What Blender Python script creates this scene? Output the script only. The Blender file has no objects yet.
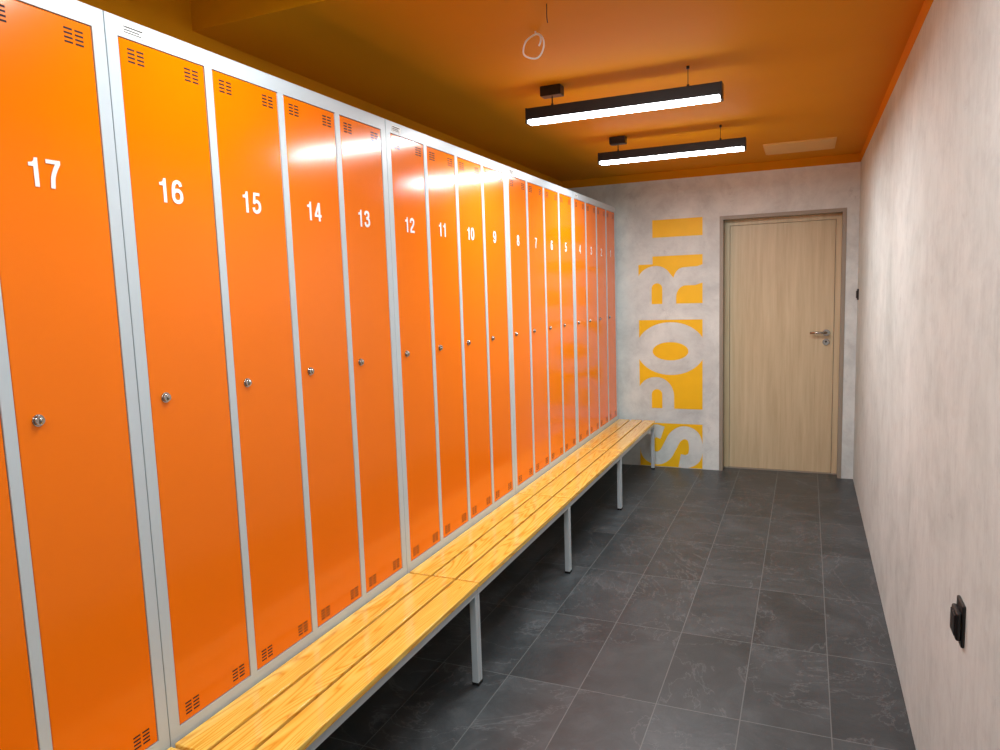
import bpy, bmesh, math
from math import *
from mathutils import Matrix, Vector

scene = bpy.context.scene
scene.view_settings.view_transform = 'Standard'
COL = scene.collection
W = 1.85; H = 2.50; HB = 2.435; HH = 2.68; YF = 0.10; YB = -7.6; YD = -4.03; XL = -0.50

# ------------------------------------------------------------------ materials
def lin(c):
    return tuple(((v/255)/12.92 if v/255 <= .04045 else (((v/255)+.055)/1.055)**2.4) for v in c) + (1,)

class NT:
    def __init__(s, name):
        s.m = bpy.data.materials.new(name); s.m.use_nodes = True
        s.t = s.m.node_tree; s.b = s.t.nodes['Principled BSDF']
    def n(s, typ, **kw):
        nd = s.t.nodes.new(typ)
        for k, v in kw.items(): setattr(nd, k, v)
        return nd
    def l(s, a, b): s.t.links.new(a, b)
    def coords(s, scale=(1,1,1), loc=(0,0,0), kind='Object'):
        tc = s.n('ShaderNodeTexCoord'); mp = s.n('ShaderNodeMapping')
        mp.inputs['Scale'].default_value = scale; mp.inputs['Location'].default_value = loc
        s.l(tc.outputs[kind], mp.inputs['Vector']); return mp.outputs['Vector']
    def noise(s, vec, scale=5, detail=4, rough=.5, dist=0):
        n = s.n('ShaderNodeTexNoise'); n.inputs['Scale'].default_value = scale
        n.inputs['Detail'].default_value = detail; n.inputs['Roughness'].default_value = rough
        n.inputs['Distortion'].default_value = dist
        s.l(vec, n.inputs['Vector']); return n.outputs['Fac']
    def ramp(s, fac, stops):
        r = s.n('ShaderNodeValToRGB'); e = r.color_ramp.elements
        while len(e) < len(stops): e.new(.5)
        for i, (p, c) in enumerate(stops): e[i].position = p; e[i].color = c
        s.l(fac, r.inputs['Fac']); return r.outputs['Color']
    def mix(s, fac, a, b, mode='MIX'):
        m = s.n('ShaderNodeMix', data_type='RGBA', blend_type=mode)
        for inp, v in ((m.inputs[0], fac), (m.inputs[6], a), (m.inputs[7], b)):
            if isinstance(v, (int, float, tuple)): inp.default_value = v
            else: s.l(v, inp)
        return m.outputs[2]
    def bump(s, h, strength=.2, dist=.01):
        b = s.n('ShaderNodeBump'); b.inputs['Strength'].default_value = strength
        b.inputs['Distance'].default_value = dist
        s.l(h, b.inputs['Height']); s.l(b.outputs['Normal'], s.b.inputs['Normal'])
    def setp(s, **kw):
        for k, v in kw.items(): s.b.inputs[k.replace('_', ' ')].default_value = v

def paint(name, rgb, rough=.4, metal=0, var=.06, nscale=6, bump=0, bscale=60, coat=0, spec=.5):
    t = NT(name); v = t.coords()
    f = t.noise(v, nscale, 3)
    c = lin(rgb); c2 = tuple(x*(1-var) for x in c[:3])+(1,)
    t.l(t.ramp(f, [(.3, c2), (.7, c)]), t.b.inputs['Base Color'])
    t.setp(Roughness=rough, Metallic=metal)
    t.b.inputs['Specular IOR Level'].default_value = spec
    if coat: t.b.inputs['Coat Weight'].default_value = coat; t.b.inputs['Coat Roughness'].default_value = .08
    if bump: t.bump(t.noise(v, bscale, 2), bump, .002)
    return t.m

def plaster(name, a, b, c, s1=1.6, speck=.5, streak=0, cloud=.6):
    t = NT(name); v = t.coords()
    f1 = t.noise(v, s1, 7, .66, .5)
    col = t.ramp(f1, [(.34, lin(a)), (.5, lin(b)), (.64, lin(c))])
    f2 = t.noise(v, 8, 10, .74, .4)
    col = t.mix(cloud, col, t.ramp(f2, [(.36, (.82,.82,.83,1)), (.54, (1,1,1,1))]), 'MULTIPLY')
    f3 = t.noise(v, 6.5, 11, .78, .8)
    col = t.mix(speck, col, t.ramp(f3, [(.59, (1,1,1,1)), (.67, (.74,.74,.76,1))]), 'MULTIPLY')
    if streak:
        f4 = t.noise(t.coords(scale=(16,16,1.4)), 2.5, 7, .72, .2)
        col = t.mix(streak, col, t.ramp(f4, [(.36, (.84,.84,.84,1)), (.55, (1,1,1,1))]), 'MULTIPLY')
    t.l(col, t.b.inputs['Base Color']); t.setp(Roughness=.75)
    t.b.inputs['Specular IOR Level'].default_value = .3
    t.bump(f3, .10, .004)
    return t.m

M_far = plaster('plaster_far', (196,203,202), (215,222,220), (226,232,229), 2.2, .65)
M_right = plaster('plaster_right', (185,197,195), (200,211,209), (209,219,217), 1.5, .45, .4)
M_orangewall = paint('amber_wall_paint', (214,143,6), .7, var=.06, nscale=2, bump=.05, bscale=25, spec=.12)
M_door = paint('orange_locker_enamel', (247,120,0), .15, var=.03, nscale=3, bump=.012, bscale=5, spec=.40)
M_frame = paint('light_gray_enamel', (194,205,211), .35, var=.03)
M_dark = paint('dark_opening', (30,14,6), .8)
M_white = paint('white_vinyl', (245,246,244), .5)
M_ink = paint('gray_print', (70,70,68), .6)
M_black = paint('black_plastic', (14,14,15), .35)
M_blackmetal = paint('black_lamp_metal', (16,15,15), .4)
M_chrome = paint('brushed_chrome', (190,188,184), .22, metal=1)
M_taupe = paint('taupe_casing', (152,144,130), .5)
M_yellow = paint('yellow_vinyl', (252,198,6), .55, var=.05, nscale=10)
M_vent = paint('pale_orange_access_panel', (228,182,100), .5)
M_rubber = paint('black_rubber', (20,20,20), .8)

def oak():
    t = NT('oak_veneer'); v = t.coords(scale=(12,12,.7))
    f = t.noise(v, 2.4, 7, .6, .3)
    col = t.ramp(f, [(.3, lin((192,174,138))), (.5, lin((203,186,151))), (.72, lin((212,196,162)))])
    v2 = t.coords(scale=(60,60,1.0)); f2 = t.noise(v2, 3, 4, .6)
    col = t.mix(.30, col, t.ramp(f2, [(.35, (.86,.84,.8,1)), (.6, (1,1,1,1))]), 'MULTIPLY')
    t.l(col, t.b.inputs['Base Color']); t.setp(Roughness=.45)
    return t.m
M_oak = oak()

def pine():
    t = NT('lacquered_pine')
    oi = t.n('ShaderNodeObjectInfo')
    tc = t.n('ShaderNodeTexCoord')
    cmb = t.n('ShaderNodeCombineXYZ'); sc = t.n('ShaderNodeVectorMath', operation='SCALE'); add = t.n('ShaderNodeVectorMath', operation='ADD')
    for i in range(3): t.l(oi.outputs['Random'], cmb.inputs[i])
    t.l(cmb.outputs[0], sc.inputs[0]); sc.inputs['Scale'].default_value = 23
    t.l(tc.outputs['Object'], add.inputs[0]); t.l(sc.outputs[0], add.inputs[1])
    def mp(s):
        m = t.n('ShaderNodeMapping'); m.inputs['Scale'].default_value = s
        t.l(add.outputs[0], m.inputs['Vector']); return m.outputs[0]
    f = t.noise(mp((7, .55, 7)), 1.6, 2, .4, .2)
    ml = t.n('ShaderNodeMath', operation='MULTIPLY'); ml.inputs[1].default_value = 44; t.l(f, ml.inputs[0])
    fr = t.n('ShaderNodeMath', operation='PINGPONG'); fr.inputs[1].default_value = 1; t.l(ml.outputs[0], fr.inputs[0])
    col = t.ramp(fr.outputs[0], [(0, lin((252,212,104))), (.55, lin((248,202,90))), (.88, lin((238,178,64))), (1, lin((230,162,50)))])
    f2 = t.noise(mp((60, 2.2, 60)), 2, 5, .6)
    col = t.mix(.55, col, t.ramp(f2, [(.35, (.91,.82,.64,1)), (.6, (1,1,1,1))]), 'MULTIPLY')
    t.l(col, t.b.inputs['Base Color']); t.setp(Roughness=.24)
    t.b.inputs['Coat Weight'].default_value = .8; t.b.inputs['Coat Roughness'].default_value = .08
    return t.m
M_pine = pine()

def tiles():
    t = NT('slate_floor_tiles')
    v = t.coords(loc=(-(1.595-0.3*8), 0.5+0.6*13, 0))
    br = t.n('ShaderNodeTexBrick'); br.offset = 0; br.squash = 1
    br.inputs['Scale'].default_value = 1
    br.inputs['Brick Width'].default_value = .3; br.inputs['Row Height'].default_value = .6
    br.inputs['Mortar Size'].default_value = .0020; br.inputs['Mortar Smooth'].default_value = .1
    br.inputs['Bias'].default_value = 0
    br.inputs['Color1'].default_value = (.82,.82,.82,1); br.inputs['Color2'].default_value = (1.16,1.16,1.16,1)
    br.inputs['Mortar'].default_value = (1,1,1,1)
    t.l(v, br.inputs['Vector'])
    sep = t.n('ShaderNodeSeparateColor'); t.l(br.outputs['Color'], sep.inputs[0])
    cm = t.n('ShaderNodeCombineXYZ'); ml = t.n('ShaderNodeMath', operation='MULTIPLY'); ml.inputs[1].default_value = 40
    t.l(sep.outputs[0], ml.inputs[0]); t.l(ml.outputs[0], cm.inputs[2])
    ad = t.n('ShaderNodeVectorMath', operation='ADD'); t.l(v, ad.inputs[0]); t.l(cm.outputs[0], ad.inputs[1])
    f = t.noise(ad.outputs[0], 3.0, 10, .66, .7)
    base = t.ramp(f, [(.28, lin((41,46,49))), (.5, lin((56,61,64))), (.76, lin((80,85,88)))])
    base = t.mix(1.0, base, br.outputs['Color'], 'MULTIPLY')
    fv = t.noise(ad.outputs[0], 1.6, 10, .62, 1.2)
    vein = t.ramp(fv, [(.492, (0,0,0,1)), (.5, (.6,.6,.62,1)), (.508, (0,0,0,1))])
    base = t.mix(.08, base, vein, 'ADD')
    col = t.mix(br.outputs['Fac'], base, lin((98,102,103)))
    t.l(col, t.b.inputs['Base Color'])
    rr = t.n('ShaderNodeMapRange'); rr.inputs[3].default_value = .26; rr.inputs[4].default_value = .54
    t.l(f, rr.inputs[0]); t.l(rr.outputs[0], t.b.inputs['Roughness'])
    f5 = t.noise(ad.outputs[0], 7, 9, .62, .5)
    s0 = t.n('ShaderNodeMath', operation='ADD'); t.l(f, s0.inputs[0]); t.l(f5, s0.inputs[1])
    sub = t.n('ShaderNodeMath', operation='SUBTRACT'); t.l(s0.outputs[0], sub.inputs[0]); t.l(br.outputs['Fac'], sub.inputs[1])
    t.bump(sub.outputs[0], .4, .005)
    return t.m
M_floor = tiles()

def emis(name, s):
    t = NT(name); t.setp(Base_Color=(.9,.9,.9,1), Roughness=.5)
    v = t.coords(); f = t.noise(v, 3, 1)
    t.l(t.ramp(f, [(.2, (.92,.97,1,1)), (.8, (.94,.98,1,1))]), t.b.inputs['Emission Color'])
    t.b.inputs['Emission Strength'].default_value = s
    return t.m
M_led = emis('led_diffuser', 26)

# ------------------------------------------------------------------ mesh helpers
def new_obj(name, me, mat=None, parent=None, loc=(0,0,0)):
    o = bpy.data.objects.new(name, me); COL.objects.link(o); o.location = loc
    if mat and me: me.materials.append(mat)
    if parent: o.parent = parent
    return o

def boxes(name, bl, mat, parent=None, loc=(0,0,0), bevel=0, segs=2):
    bm = bmesh.new()
    for x0,x1,y0,y1,z0,z1 in bl:
        t = bmesh.new()
        bmesh.ops.create_cube(t, size=1)
        bmesh.ops.transform(t, matrix=Matrix.Translation(((x0+x1)/2,(y0+y1)/2,(z0+z1)/2)) @ Matrix.Diagonal((x1-x0,y1-y0,z1-z0,1)), verts=t.verts)
        if bevel: bmesh.ops.bevel(t, geom=t.edges[:], offset=bevel, segments=segs, affect='EDGES', profile=.5)
        tm = bpy.data.meshes.new('t'); t.to_mesh(tm); t.free(); bm.from_mesh(tm); bpy.data.meshes.remove(tm)
    me = bpy.data.meshes.new(name); bm.to_mesh(me); bm.free()
    return new_obj(name, me, mat, parent, loc)

def cyl_bm(bm, p0, p1, r, seg=20, r2=None):
    p0 = Vector(p0); p1 = Vector(p1); d = p1-p0
    q = d.to_track_quat('Z', 'Y').to_matrix().to_4x4()
    return bmesh.ops.create_cone(bm, cap_ends=True, segments=seg, radius1=r, radius2=r if r2 is None else r2, depth=d.length,
        matrix=Matrix.Translation((p0+p1)/2) @ q)

def finish(bm, name, mat, parent=None, loc=(0,0,0), smooth=False):
    me = bpy.data.meshes.new(name); bm.to_mesh(me); bm.free()
    if smooth:
        for p in me.polygons: p.use_smooth = len(p.vertices) == 4
    return new_obj(name, me, mat, parent, loc)

def empty(name, loc, label=None, cat=None, group=None):
    e = bpy.data.objects.new(name, None); COL.objects.link(e); e.location = loc; e.empty_display_size = .1
    if label: e['label'] = label
    if cat: e['category'] = cat
    if group: e['group'] = group
    return e

def tag(o, label, cat, group=None):
    o['label'] = label; o['category'] = cat
    if group: o['group'] = group
    return o

def dup(root, loc, label=None):
    def rec(o, par):
        c = o.copy()
        COL.objects.link(c)
        if par: c.parent = par
        for ch in list(o.children): rec(ch, c)
        return c
    r = rec(root, None); r.location = loc
    if label: r['label'] = label
    return r

def struct(o): o['kind'] = 'structure'; return o

# ------------------------------------------------------------------ room
struct(boxes('floor', [(XL-.1, W+.1, YB-.1, YF+.4, -.1, 0)], M_floor))
struct(boxes('ceiling', [(XL-.1, W+.1, YD, YF+.3, H, H+.3), (XL-.1, W+.1, YB-.1, YD, HH, H+.3)], M_orangewall))
struct(boxes('wall_left', [(XL-.1, XL, YB-.1, YF+.3, 0, HH)], M_orangewall))
struct(boxes('wall_right', [(W, W+.1, YB, YF+.3, 0, HB)], M_right))
struct(boxes('trim_1', [(W-.002, W+.1, YB, YF+.3, HB, HH)], M_orangewall))
DX0, DX1, DZ = .835, 1.765, 2.105
struct(boxes('wall_far', [(XL, DX0, YF, YF+.3, 0, HB), (DX1, W, YF, YF+.3, 0, HB), (DX0, DX1, YF, YF+.3, DZ, HB)], M_far))
struct(boxes('trim_2', [(XL, W, YF-.002, YF+.3, HB, H)], M_orangewall))
struct(boxes('wall_near', [(XL, W, YB-.1, YB, 0, HH)], M_right))

YD0 = YF+.12
dr = struct(boxes('door_1', [(DX0, DX0+.028, YF-.004, YF+.25, 0, DZ-.028), (DX1-.028, DX1, YF-.004, YF+.25, 0, DZ-.028), (DX0, DX1, YF-.004, YF+.25, DZ-.028, DZ)], M_taupe))
boxes('inner_frame', [(DX0+.028, DX0+.068, YD0-.004, YF+.25, 0, DZ-.071), (DX1-.068, DX1-.028, YD0-.004, YF+.25, 0, DZ-.071), (DX0+.028, DX1-.028, YD0-.004, YF+.25, DZ-.071, DZ-.028)], M_oak, dr)
leaf = boxes('door_leaf', [(DX0+.071, DX1-.071, YD0, YD0+.04, .010, DZ-.074)], M_oak, dr, bevel=.002)
boxes('threshold', [(DX0+.028, DX1-.028, YD0-.01, YF+.25, 0, .009)], M_taupe, dr)
bm = bmesh.new(); yl = YD0
cyl_bm(bm, (1.640, yl, 1.15), (1.640, yl-.009, 1.15), .026, 28)
cyl_bm(bm, (1.640, yl-.009, 1.15), (1.640, yl-.05, 1.15), .010, 20)
cyl_bm(bm, (1.647, yl-.05, 1.15), (1.520, yl-.052, 1.15), .0095, 20)
cyl_bm(bm, (1.640, yl, 1.075), (1.640, yl-.009, 1.075), .026, 28)
h = finish(bm, 'handle', M_chrome, leaf, smooth=True); h['label'] = 'brushed chrome lever handle'
bm = bmesh.new(); cyl_bm(bm, (1.640, yl-.008, 1.078), (1.640, yl-.0105, 1.078), .007, 16)
finish(bm, 'keyhole', M_black, leaf)

# ------------------------------------------------------------------ SPORT lettering
def arc(cx, cy, rx, ry, a0, a1, n=14):
    return [(cx+rx*cos(radians(a0+(a1-a0)*i/n)), cy+ry*sin(radians(a0+(a1-a0)*i/n))) for i in range(n+1)]
X0L, LH = .70, .53
def prism(bm, pts, y0, y1):
    vs = [bm.verts.new((X0L-v, y0, u)) for u, v in pts]
    f = bm.faces.new(vs)
    r = bmesh.ops.extrude_face_region(bm, geom=[f])
    bmesh.ops.translate(bm, vec=(0, y1-y0, 0), verts=[g for g in r['geom'] if isinstance(g, bmesh.types.BMVert)])
    bmesh.ops.recalc_face_normals(bm, faces=bm.faces[:])
def cutter(pts):
    bm = bmesh.new(); prism(bm, pts, YF-.02, YF+.02)
    me = bpy.data.meshes.new('cut'); bm.to_mesh(me); bm.free()
    return new_obj('cut', me)
e = .02
P = []
P.append([(.385,-e),(.515,-e),(.515,.235),(.62,.235)] + arc(.62,.385,.165,.15,-90,0)[1:] + arc(.62,.395,.165,.135+e,0,90) + [(.385,LH+e)])
P.append(arc(1.030,.265,.225,.29,0,360,56)[:-1])
P.append([(1.275,-e),(1.41,-e),(1.41,.215),(1.46,.215)] + arc(1.46,.135,.10,.08,90,0)[1:] + [(1.56,.06),(1.585,-e),(1.735,-e),(1.715,.04)] + arc(1.595,.15,.115,.09,0,75) + arc(1.575,.385,.155,.145,-45,0) + arc(1.575,.39,.155,.14+e,0,90) + [(1.275,LH+e)])
P.append([(1.81,-e),(1.965,-e),(1.965,.41),(2.14,.41),(2.14,LH+e),(1.745,LH+e),(1.745,.41),(1.81,.41)])
ctr = [(.300,.335),(.315,.40),(.27,.465),(.19,.475),(.105,.455),(.075,.38),(.11,.315),(.19,.27),(.27,.225),(.31,.155),(.28,.08),(.19,.055),(.10,.07),(.06,.13),(.065,.19)]
def catmull(p, n=6):
    out = []
    for i in range(len(p)-1):
        a = p[max(i-1,0)]; b = p[i]; c = p[i+1]; d = p[min(i+2,len(p)-1)]
        for k in range(n):
            t = k/n
            out.append(tuple(.5*((2*b[j])+(-a[j]+c[j])*t+(2*a[j]-5*b[j]+4*c[j]-d[j])*t*t+(-a[j]+3*b[j]-3*c[j]+d[j])*t**3) for j in (0,1)))
    out.append(p[-1]); return out
def stroke(cc, w, closed=False):
    L = []; R = []; N = len(cc)
    for i, q in enumerate(cc):
        if closed: a = cc[(i-1) % N]; b = cc[(i+1) % N]
        else: a = cc[max(i-1,0)]; b = cc[min(i+1,N-1)]
        dx, dy = b[0]-a[0], b[1]-a[1]; n = hypot(dx,dy); nx, ny = -dy/n, dx/n
        L.append((q[0]+nx*w, q[1]+ny*w)); R.append((q[0]-nx*w, q[1]-ny*w))
    return L, R
L, R = stroke(catmull(ctr, 5), .057)
polyS = L + R[::-1]
bm = bmesh.new()
x0,x1,z0,z1 = .17,.70,.004,2.11
vs = [bm.verts.new(c) for c in ((x0,YF-.0015,z0),(x1,YF-.0015,z0),(x1,YF-.0015,z1),(x0,YF-.0015,z1))]
f = bm.faces.new(vs); r = bmesh.ops.extrude_face_region(bm, geom=[f])
bmesh.ops.translate(bm, vec=(0,.0012,0), verts=[g for g in r['geom'] if isinstance(g, bmesh.types.BMVert)])
bmesh.ops.recalc_face_normals(bm, faces=bm.faces[:])
sign = finish(bm, 'wall_lettering', M_yellow)
cuts = [cutter(p) for p in P] + [cutter(polyS)]
for c in cuts:
    md = sign.modifiers.new('b', 'BOOLEAN'); md.operation = 'DIFFERENCE'; md.object = c; md.solver = 'EXACT'; md.use_self = True
dg = bpy.context.evaluated_depsgraph_get(); dg.update()
me = bpy.data.meshes.new_from_object(sign.evaluated_get(dg))
sign.modifiers.clear()
for c in cuts: bpy.data.objects.remove(c, do_unlink=True)
bm = bmesh.new(); bm.from_mesh(me)
for pts in [arc(1.008,.265,.078,.150,0,360,36)[:-1],
            [(.515,.335),(.635,.335)]+arc(.635,.38,.045,.045,-90,90,10)+[(.515,.425)],
            [(1.41,.33),(1.54,.33)]+arc(1.54,.375,.045,.045,-90,90,10)+[(1.41,.42)]]:
    prism(bm, pts, YF-.0015, YF-.0003)
bm.to_mesh(me); bm.free()
sign.data = me
if not me.materials: me.materials.append(M_yellow)
tag(sign, 'yellow vinyl lettering SPORT running up the plaster wall', 'wall lettering')

# ------------------------------------------------------------------ digits (bold grotesque)
T = .080
def ell(cx, cy, rx, ry, n=28, p=2.3):
    out = []
    for i in range(n):
        a = 2*pi*i/n; c, s = cos(a), sin(a)
        out.append((cx+rx*abs(c)**(2/p)*(1 if c >= 0 else -1), cy+ry*abs(s)**(2/p)*(1 if s >= 0 else -1)))
    return out
six_tail = [(.50,.74),(.45,.87),(.31,.92),(.175,.85),(.105,.68),(.082,.48),(.084,.33)]
six_bowl = ell(.30, .32, .22, .24)
DG = {
 '0': [('c', ell(.30,.5,.215,.42))],
 '1': [('p', [(.25,0),(.41,0),(.41,1),(.295,1),(.26,.89),(.20,.835),(.07,.815),(.07,.69),(.25,.69)])],
 '2': [('s', [(.085,.66),(.11,.83),(.30,.92),(.485,.84),(.51,.69),(.43,.52),(.28,.38),(.15,.25),(.105,.09)]), ('p', [(.02,0),(.59,0),(.59,.145),(.02,.145)])],
 '3': [('s', [(.09,.72),(.14,.87),(.30,.92),(.46,.86),(.475,.69),(.38,.56),(.22,.53)]), ('s', [(.22,.535),(.39,.52),(.51,.40),(.505,.20),(.31,.08),(.14,.12),(.082,.29)])],
 '4': [('p', [(.34,0),(.50,0),(.50,1),(.34,1)]), ('p', [(.01,.22),(.60,.22),(.60,.355),(.01,.355)]), ('p', [(.01,.355),(.17,.355),(.42,.80),(.42,1),(.34,1)])],
 '5': [('p', [(.13,.86),(.54,.86),(.54,1),(.13,1)]), ('p', [(.06,.46),(.21,.46),(.26,1),(.13,1)]), ('s', [(.12,.49),(.23,.575),(.38,.575),(.51,.45),(.505,.22),(.36,.085),(.21,.08),(.11,.15),(.082,.28)])],
 '6': [('c', six_bowl), ('s', six_tail)],
 '7': [('p', [(.03,.86),(.57,.86),(.57,1),(.03,1)]), ('s', [(.49,.90),(.36,.66),(.26,.38),(.225,0)])],
 '8': [('c', ell(.30,.74,.18,.18)), ('c', ell(.30,.29,.215,.21))],
 '9': [('c', [(.60-a, 1-b) for a, b in six_bowl]), ('s', [(.60-a, 1-b) for a, b in six_tail])],
}
def number_mesh(s, hgt):
    bm = bmesh.new(); adv = .68; tot = adv*len(s)-.08; k = [0]
    def poly(pts, ox):
        x1 = .0008 + k[0]*.00015; k[0] += 1
        vs = [bm.verts.new((x1, (a+ox)*hgt, (b-.5)*hgt)) for a, b in pts]
        f = bm.faces.new(vs)
        r = bmesh.ops.extrude_face_region(bm, geom=[f])
        bmesh.ops.translate(bm, vec=(-x1+.0001, 0, 0), verts=[g for g in r['geom'] if isinstance(g, bmesh.types.BMVert)])
    def ring(L, R, ox):
        x1 = .0008 + k[0]*.00015; k[0] += 1
        A = [[bm.verts.new((x, (a+ox)*hgt, (b-.5)*hgt)) for a, b in Q] for Q in (L, R) for x in (x1, .0001)]
        n = len(L)
        for i in range(n):
            j = (i+1) % n
            for p, q in ((0, 2), (2, 3), (3, 1), (1, 0)):
                bm.faces.new((A[p][i], A[p][j], A[q][j], A[q][i]))
    for i, ch in enumerate(s):
        ox = i*adv - tot/2
        for kind, pts in DG[ch]:
            if kind == 'p': poly(pts, ox)
            elif kind == 'c':
                L, R = stroke(pts, T, True); ring(L, R, ox)
            else:
                L, R = stroke(catmull(pts, 5), T); poly(L+R[::-1], ox)
    bmesh.ops.recalc_face_normals(bm, faces=bm.faces[:])
    me = bpy.data.meshes.new('number'); bm.to_mesh(me); bm.free(); me.materials.append(M_white)
    return me

# ------------------------------------------------------------------ locker units
ZB, ZT, DP = .402, 2.228, .485
DW, ST, SI, PITCH = .26, .035, .03, .29
dz0, dz1 = .458, 2.182
unit = empty('locker_unit', (0, -4.8, 0))
fr = [(-DP, -.031, .001, 1.199, ZT-.003, ZT), (-DP, -.031, .001, 1.199, ZB, ZB+.003), (-DP, -DP+.003, .001, 1.199, ZB+.003, ZT-.003),
      (-DP+.003, -.031, .001, .004, ZB+.003, ZT-.003), (-DP+.003, -.031, 1.196, 1.199, ZB+.003, ZT-.003),
      (-.031, 0, .0015, 1.1985, dz1+.002, ZT), (-.031, 0, .0015, 1.1985, ZB, dz0-.002),
      (-.031, 0, .0015, ST-.002, dz0-.002, dz1+.002), (-.031, 0, 1.2-ST+.002, 1.1985, dz0-.002, dz1+.002)]
for i in range(3):
    y = ST+DW+i*PITCH
    fr.append((-.031, 0, y+.002, y+SI-.002, dz0-.002, dz1+.002))
boxes('locker_frame', fr, M_frame, unit)
boxes('locker_interior', [(-DP+.01, -.032, .01, 1.19, ZB+.01, ZT-.01)], M_dark, unit)
st = boxes('label_sticker', [(0, .0010, .045, .112, ZT-.035, ZT-.012)], M_white, unit)
boxes('sticker_print', [(.0010, .0013, .050, .104, ZT-.0200, ZT-.0165), (.0010, .0013, .050, .094, ZT-.0265, ZT-.0235), (.0010, .0013, .050, .100, ZT-.0320, ZT-.0295)], M_ink, st)
for i in range(4):
    y0 = ST+i*PITCH
    d = boxes('locker_door', [(-.022, -.001, 0, DW, dz0, dz1)], M_door, unit, loc=(0, y0, 0), bevel=.0025)
    for (ya, za) in ((.022, dz1-.052), (DW-.022-.046, dz1-.052), (.022, dz0+.016), (DW-.022-.046, dz0+.016)):
        sl = []
        for c in range(2):
            for r in range(4):
                sl.append((-.004, -.0006, ya+c*.026, ya+c*.026+.020, za+r*.0095, za+r*.0095+.0042))
        boxes('vent_slots', sl, M_dark, d)
    bm = bmesh.new()
    yk, zk = .044, 1.32
    cyl_bm(bm, (-.001, yk, zk), (.002, yk, zk), .0130, 28)
    cyl_bm(bm, (.002, yk, zk), (.008, yk, zk), .0108, 28, .0100)
    bmesh.ops.create_cube(bm, size=1, matrix=Matrix.Translation((.0085, yk, zk)) @ Matrix.Diagonal((.004, .0035, .014, 1)))
    k = finish(bm, 'lock', M_chrome, d, smooth=True); k['label'] = 'small round chrome cam lock'

def number_doors(root, first):
    ds = sorted([c for c in root.children if c.name.startswith('locker_door')], key=lambda o: o.location.y)
    for i, d in enumerate(ds):
        o = bpy.data.objects.new('number', number_mesh(str(first-i), .060)); COL.objects.link(o)
        o.parent = d; o.location = (0, .115, 1.840)
        o['label'] = 'white number %d' % (first-i)
lab = 'tall orange steel locker unit, gray frame, doors numbered %d to %d'
unit['label'] = lab % (13, 16); unit['category'] = 'lockers'; unit['group'] = 'orange lockers in a row'
units = [unit]
for k, y in ((20, -6.0), (12, -3.6), (8, -2.4), (4, -1.2)):
    units.append(dup(unit, (0, y, 0), lab % (k-3, k)))
for u, k in zip(units, (16, 20, 12, 8, 4)): number_doors(u, k)

# ------------------------------------------------------------------ bench bases
BX = .323
bench = empty('locker_bench', (0, -4.8, 0))
zt0, zt1 = .372, .4015
gap = .012; sw = (BX-.006-2*gap)/3
for i in range(3):
    x = .006+i*(sw+gap); dy = (.0, .003, -.001)[i]
    boxes('seat_slat', [(x, x+sw, .006+dy, 1.195+dy, .402, .4265)], M_pine, bench, bevel=.004, segs=3)
boxes('bench_frame', [(BX-.035, BX-.008, .001, 1.199, zt0, zt1), (-.03, -.003, .018, 1.182, zt0, zt1), (-DP, -DP+.028, .018, 1.182, zt0, zt1),
     (-DP, BX-.036, .001, .0175, zt0, zt1), (-DP, BX-.036, 1.1825, 1.199, zt0, zt1)], M_frame, bench, bevel=.0015)
for x in (BX-.035, -DP):
    for y in (.001, 1.181):
        boxes('leg', [(x, x+.027, y, y+.018, .012, zt0)], M_frame, bench, bevel=.0015)
        boxes('foot', [(x-.001, x+.028, y, y+.018, 0, .014)], M_rubber, bench, bevel=.001)
tag(bench, 'slatted yellow pine bench on gray steel frame below the lockers', 'bench', 'slatted benches along the lockers')
for y in (-6.0, -3.6, -2.4, -1.2): dup(bench, (0, y, 0))

# ------------------------------------------------------------------ lamps
def lamp(loc):
    r = empty('pendant_lamp', loc, 'slim black linear pendant lamp with glowing white diffuser', 'ceiling lamp', 'linear pendant lamps')
    L2 = .442; zb = -.160
    boxes('lamp_body', [(-L2, L2, -.03, .03, zb+.018, zb+.070)], M_blackmetal, r, bevel=.002)
    boxes('diffuser', [(-L2+.008, L2-.008, -.026, .026, zb, zb+.020)], M_led, r, bevel=.006, segs=3)
    boxes('end_cap', [(-L2-.003, -L2+.006, -.031, .031, zb+.001, zb+.071)], M_blackmetal, r, bevel=.001)
    boxes('end_cap', [(L2-.006, L2+.003, -.031, .031, zb+.001, zb+.071)], M_blackmetal, r, bevel=.001)
    boxes('ceiling_mount', [(-.37, -.27, -.03, .03, -.045, 0)], M_blackmetal, r, bevel=.003)
    for x in (-.32, .30):
        bm = bmesh.new(); cyl_bm(bm, (x, 0, zb+.070), (x, 0, 0), .0016 if x > 0 else .003, 10)
        if x > 0: cyl_bm(bm, (x, 0, -.012), (x, 0, 0), .007, 12)
        cyl_bm(bm, (x, 0, zb+.068), (x, 0, zb+.083), .006, 12)
        finish(bm, 'suspension_wire', M_blackmetal, r)
    return r
LX = .705
base = lamp((LX, -2.74, H))
lamps = [base, dup(base, (LX, -1.46, H)), dup(base, (LX, -4.55, HH)), dup(base, (LX, -6.2, HH))]
for i, lp in enumerate(lamps):
    la = bpy.data.lights.new('lamp_light', 'AREA'); la.shape = 'RECTANGLE'; la.size = .86; la.size_y = .05
    la.energy = [21, 24, 18, 19][i]; la.color = (.91, .97, 1)
    lo = bpy.data.objects.new('lamp_light', la); COL.objects.link(lo); lo.parent = lp; lo.location = (0, 0, -.162)

# ------------------------------------------------------------------ ceiling details
pn = boxes('access_panel', [(0, .46, 0, .42, -.006, .001), (.012, .448, .012, .408, -.010, -.006)], M_vent, loc=(1.20, -.68, H), bevel=.001)
tag(pn, 'square pale orange access panel set in the ceiling', 'ceiling panel')

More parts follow.
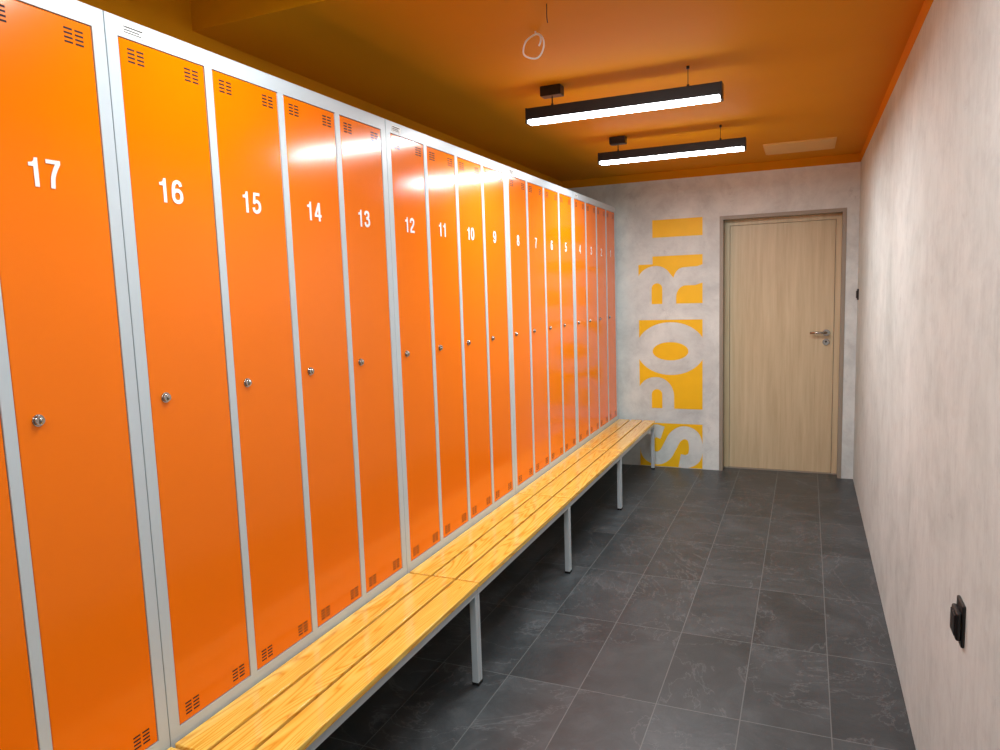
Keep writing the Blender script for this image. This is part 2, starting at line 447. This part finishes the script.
def wire(name, pts, rad, mat, loc):
    cu = bpy.data.curves.new(name, 'CURVE'); cu.dimensions = '3D'; cu.bevel_depth = rad; cu.bevel_resolution = 3
    s = cu.splines.new('NURBS'); s.points.add(len(pts)-1); s.order_u = 4; s.use_endpoint_u = True
    for p, q in zip(s.points, pts): p.co = (*q, 1)
    o = bpy.data.objects.new('c', cu); COL.objects.link(o)
    dg = bpy.context.evaluated_depsgraph_get(); dg.update()
    me = bpy.data.meshes.new_from_object(o.evaluated_get(dg)); bpy.data.objects.remove(o, do_unlink=True)
    for p in me.polygons: p.use_smooth = True
    me.materials.clear()
    return new_obj(name, me, mat, None, loc)
loop = [(.01, 0, .002), (.008, 0, -.01)] + [((.042+.005*sin(2*a+1))*sin(a), .012*sin(a*1.3), -.052+(.046+.004*sin(3*a))*cos(a)) for a in [radians(x) for x in range(15, 345, 22)]] + [(-.004, .004, -.012), (.012, .006, -.006), (.030, .006, -.018), (.028, .006, -.040), (.020, .004, -.052)]
tag(wire('cable_loop', loop, .0032, M_white, (.555, -3.45, H)), 'loose pale cable loop hanging from the orange ceiling', 'cable')
tag(wire('hanging_wire', [(0,0,.002), (.001,0,-.02), (-.002,0,-.04), (.002,.001,-.06)], .0016, M_blackmetal, (.685, -3.67, H)), 'thin dark loose wire hanging from the orange ceiling', 'wire')

# ------------------------------------------------------------------ right wall devices
so = empty('wall_socket', (W, -4.10, .735), 'black surface socket with hinged cover on the plaster wall', 'socket')
boxes('socket_base', [(-.008, 0, -.036, .036, -.054, .050)], M_black, so, bevel=.003, segs=3)
boxes('socket_housing', [(-.019, -.007, -.033, .033, -.040, .030)], M_black, so, bevel=.005, segs=3)
boxes('socket_cover', [(-.022, -.018, -.025, .025, -.030, .022)], M_black, so, bevel=.0015, segs=3)
s2 = empty('light_switch', (W, -.01, 1.45), 'small black light switch beside the door corner', 'switch')
boxes('switch_plate', [(-.010, 0, -.041, .041, -.041, .041)], M_black, s2, bevel=.003, segs=3)
boxes('rocker', [(-.016, -.009, -.028, .028, -.028, .028)], M_black, s2, bevel=.002)

# ------------------------------------------------------------------ world + camera
w = bpy.data.worlds.new('World'); scene.world = w; w.use_nodes = True
w.node_tree.nodes['Background'].inputs[0].default_value = (.9, .9, 1, 1)
w.node_tree.nodes['Background'].inputs[1].default_value = .1

yaw, pitch, roll, f = .4060, -.1161, -.0329, 715.6918
fw = Vector((-sin(yaw)*cos(pitch), cos(yaw)*cos(pitch), sin(pitch)))
r0 = Vector((cos(yaw), sin(yaw), 0)); u0 = r0.cross(fw)
r = r0*cos(roll)+u0*sin(roll); u = -r0*sin(roll)+u0*cos(roll)
cam = bpy.data.cameras.new('Camera'); cam.sensor_width = 36; cam.lens = f/1000*36; cam.clip_start = .02
co = bpy.data.objects.new('Camera', cam); COL.objects.link(co)
m = Matrix((r, u, -fw)).transposed().to_4x4(); m.translation = Vector((1.4921, -6.0396, 1.5592))
co.matrix_world = m
scene.camera = co
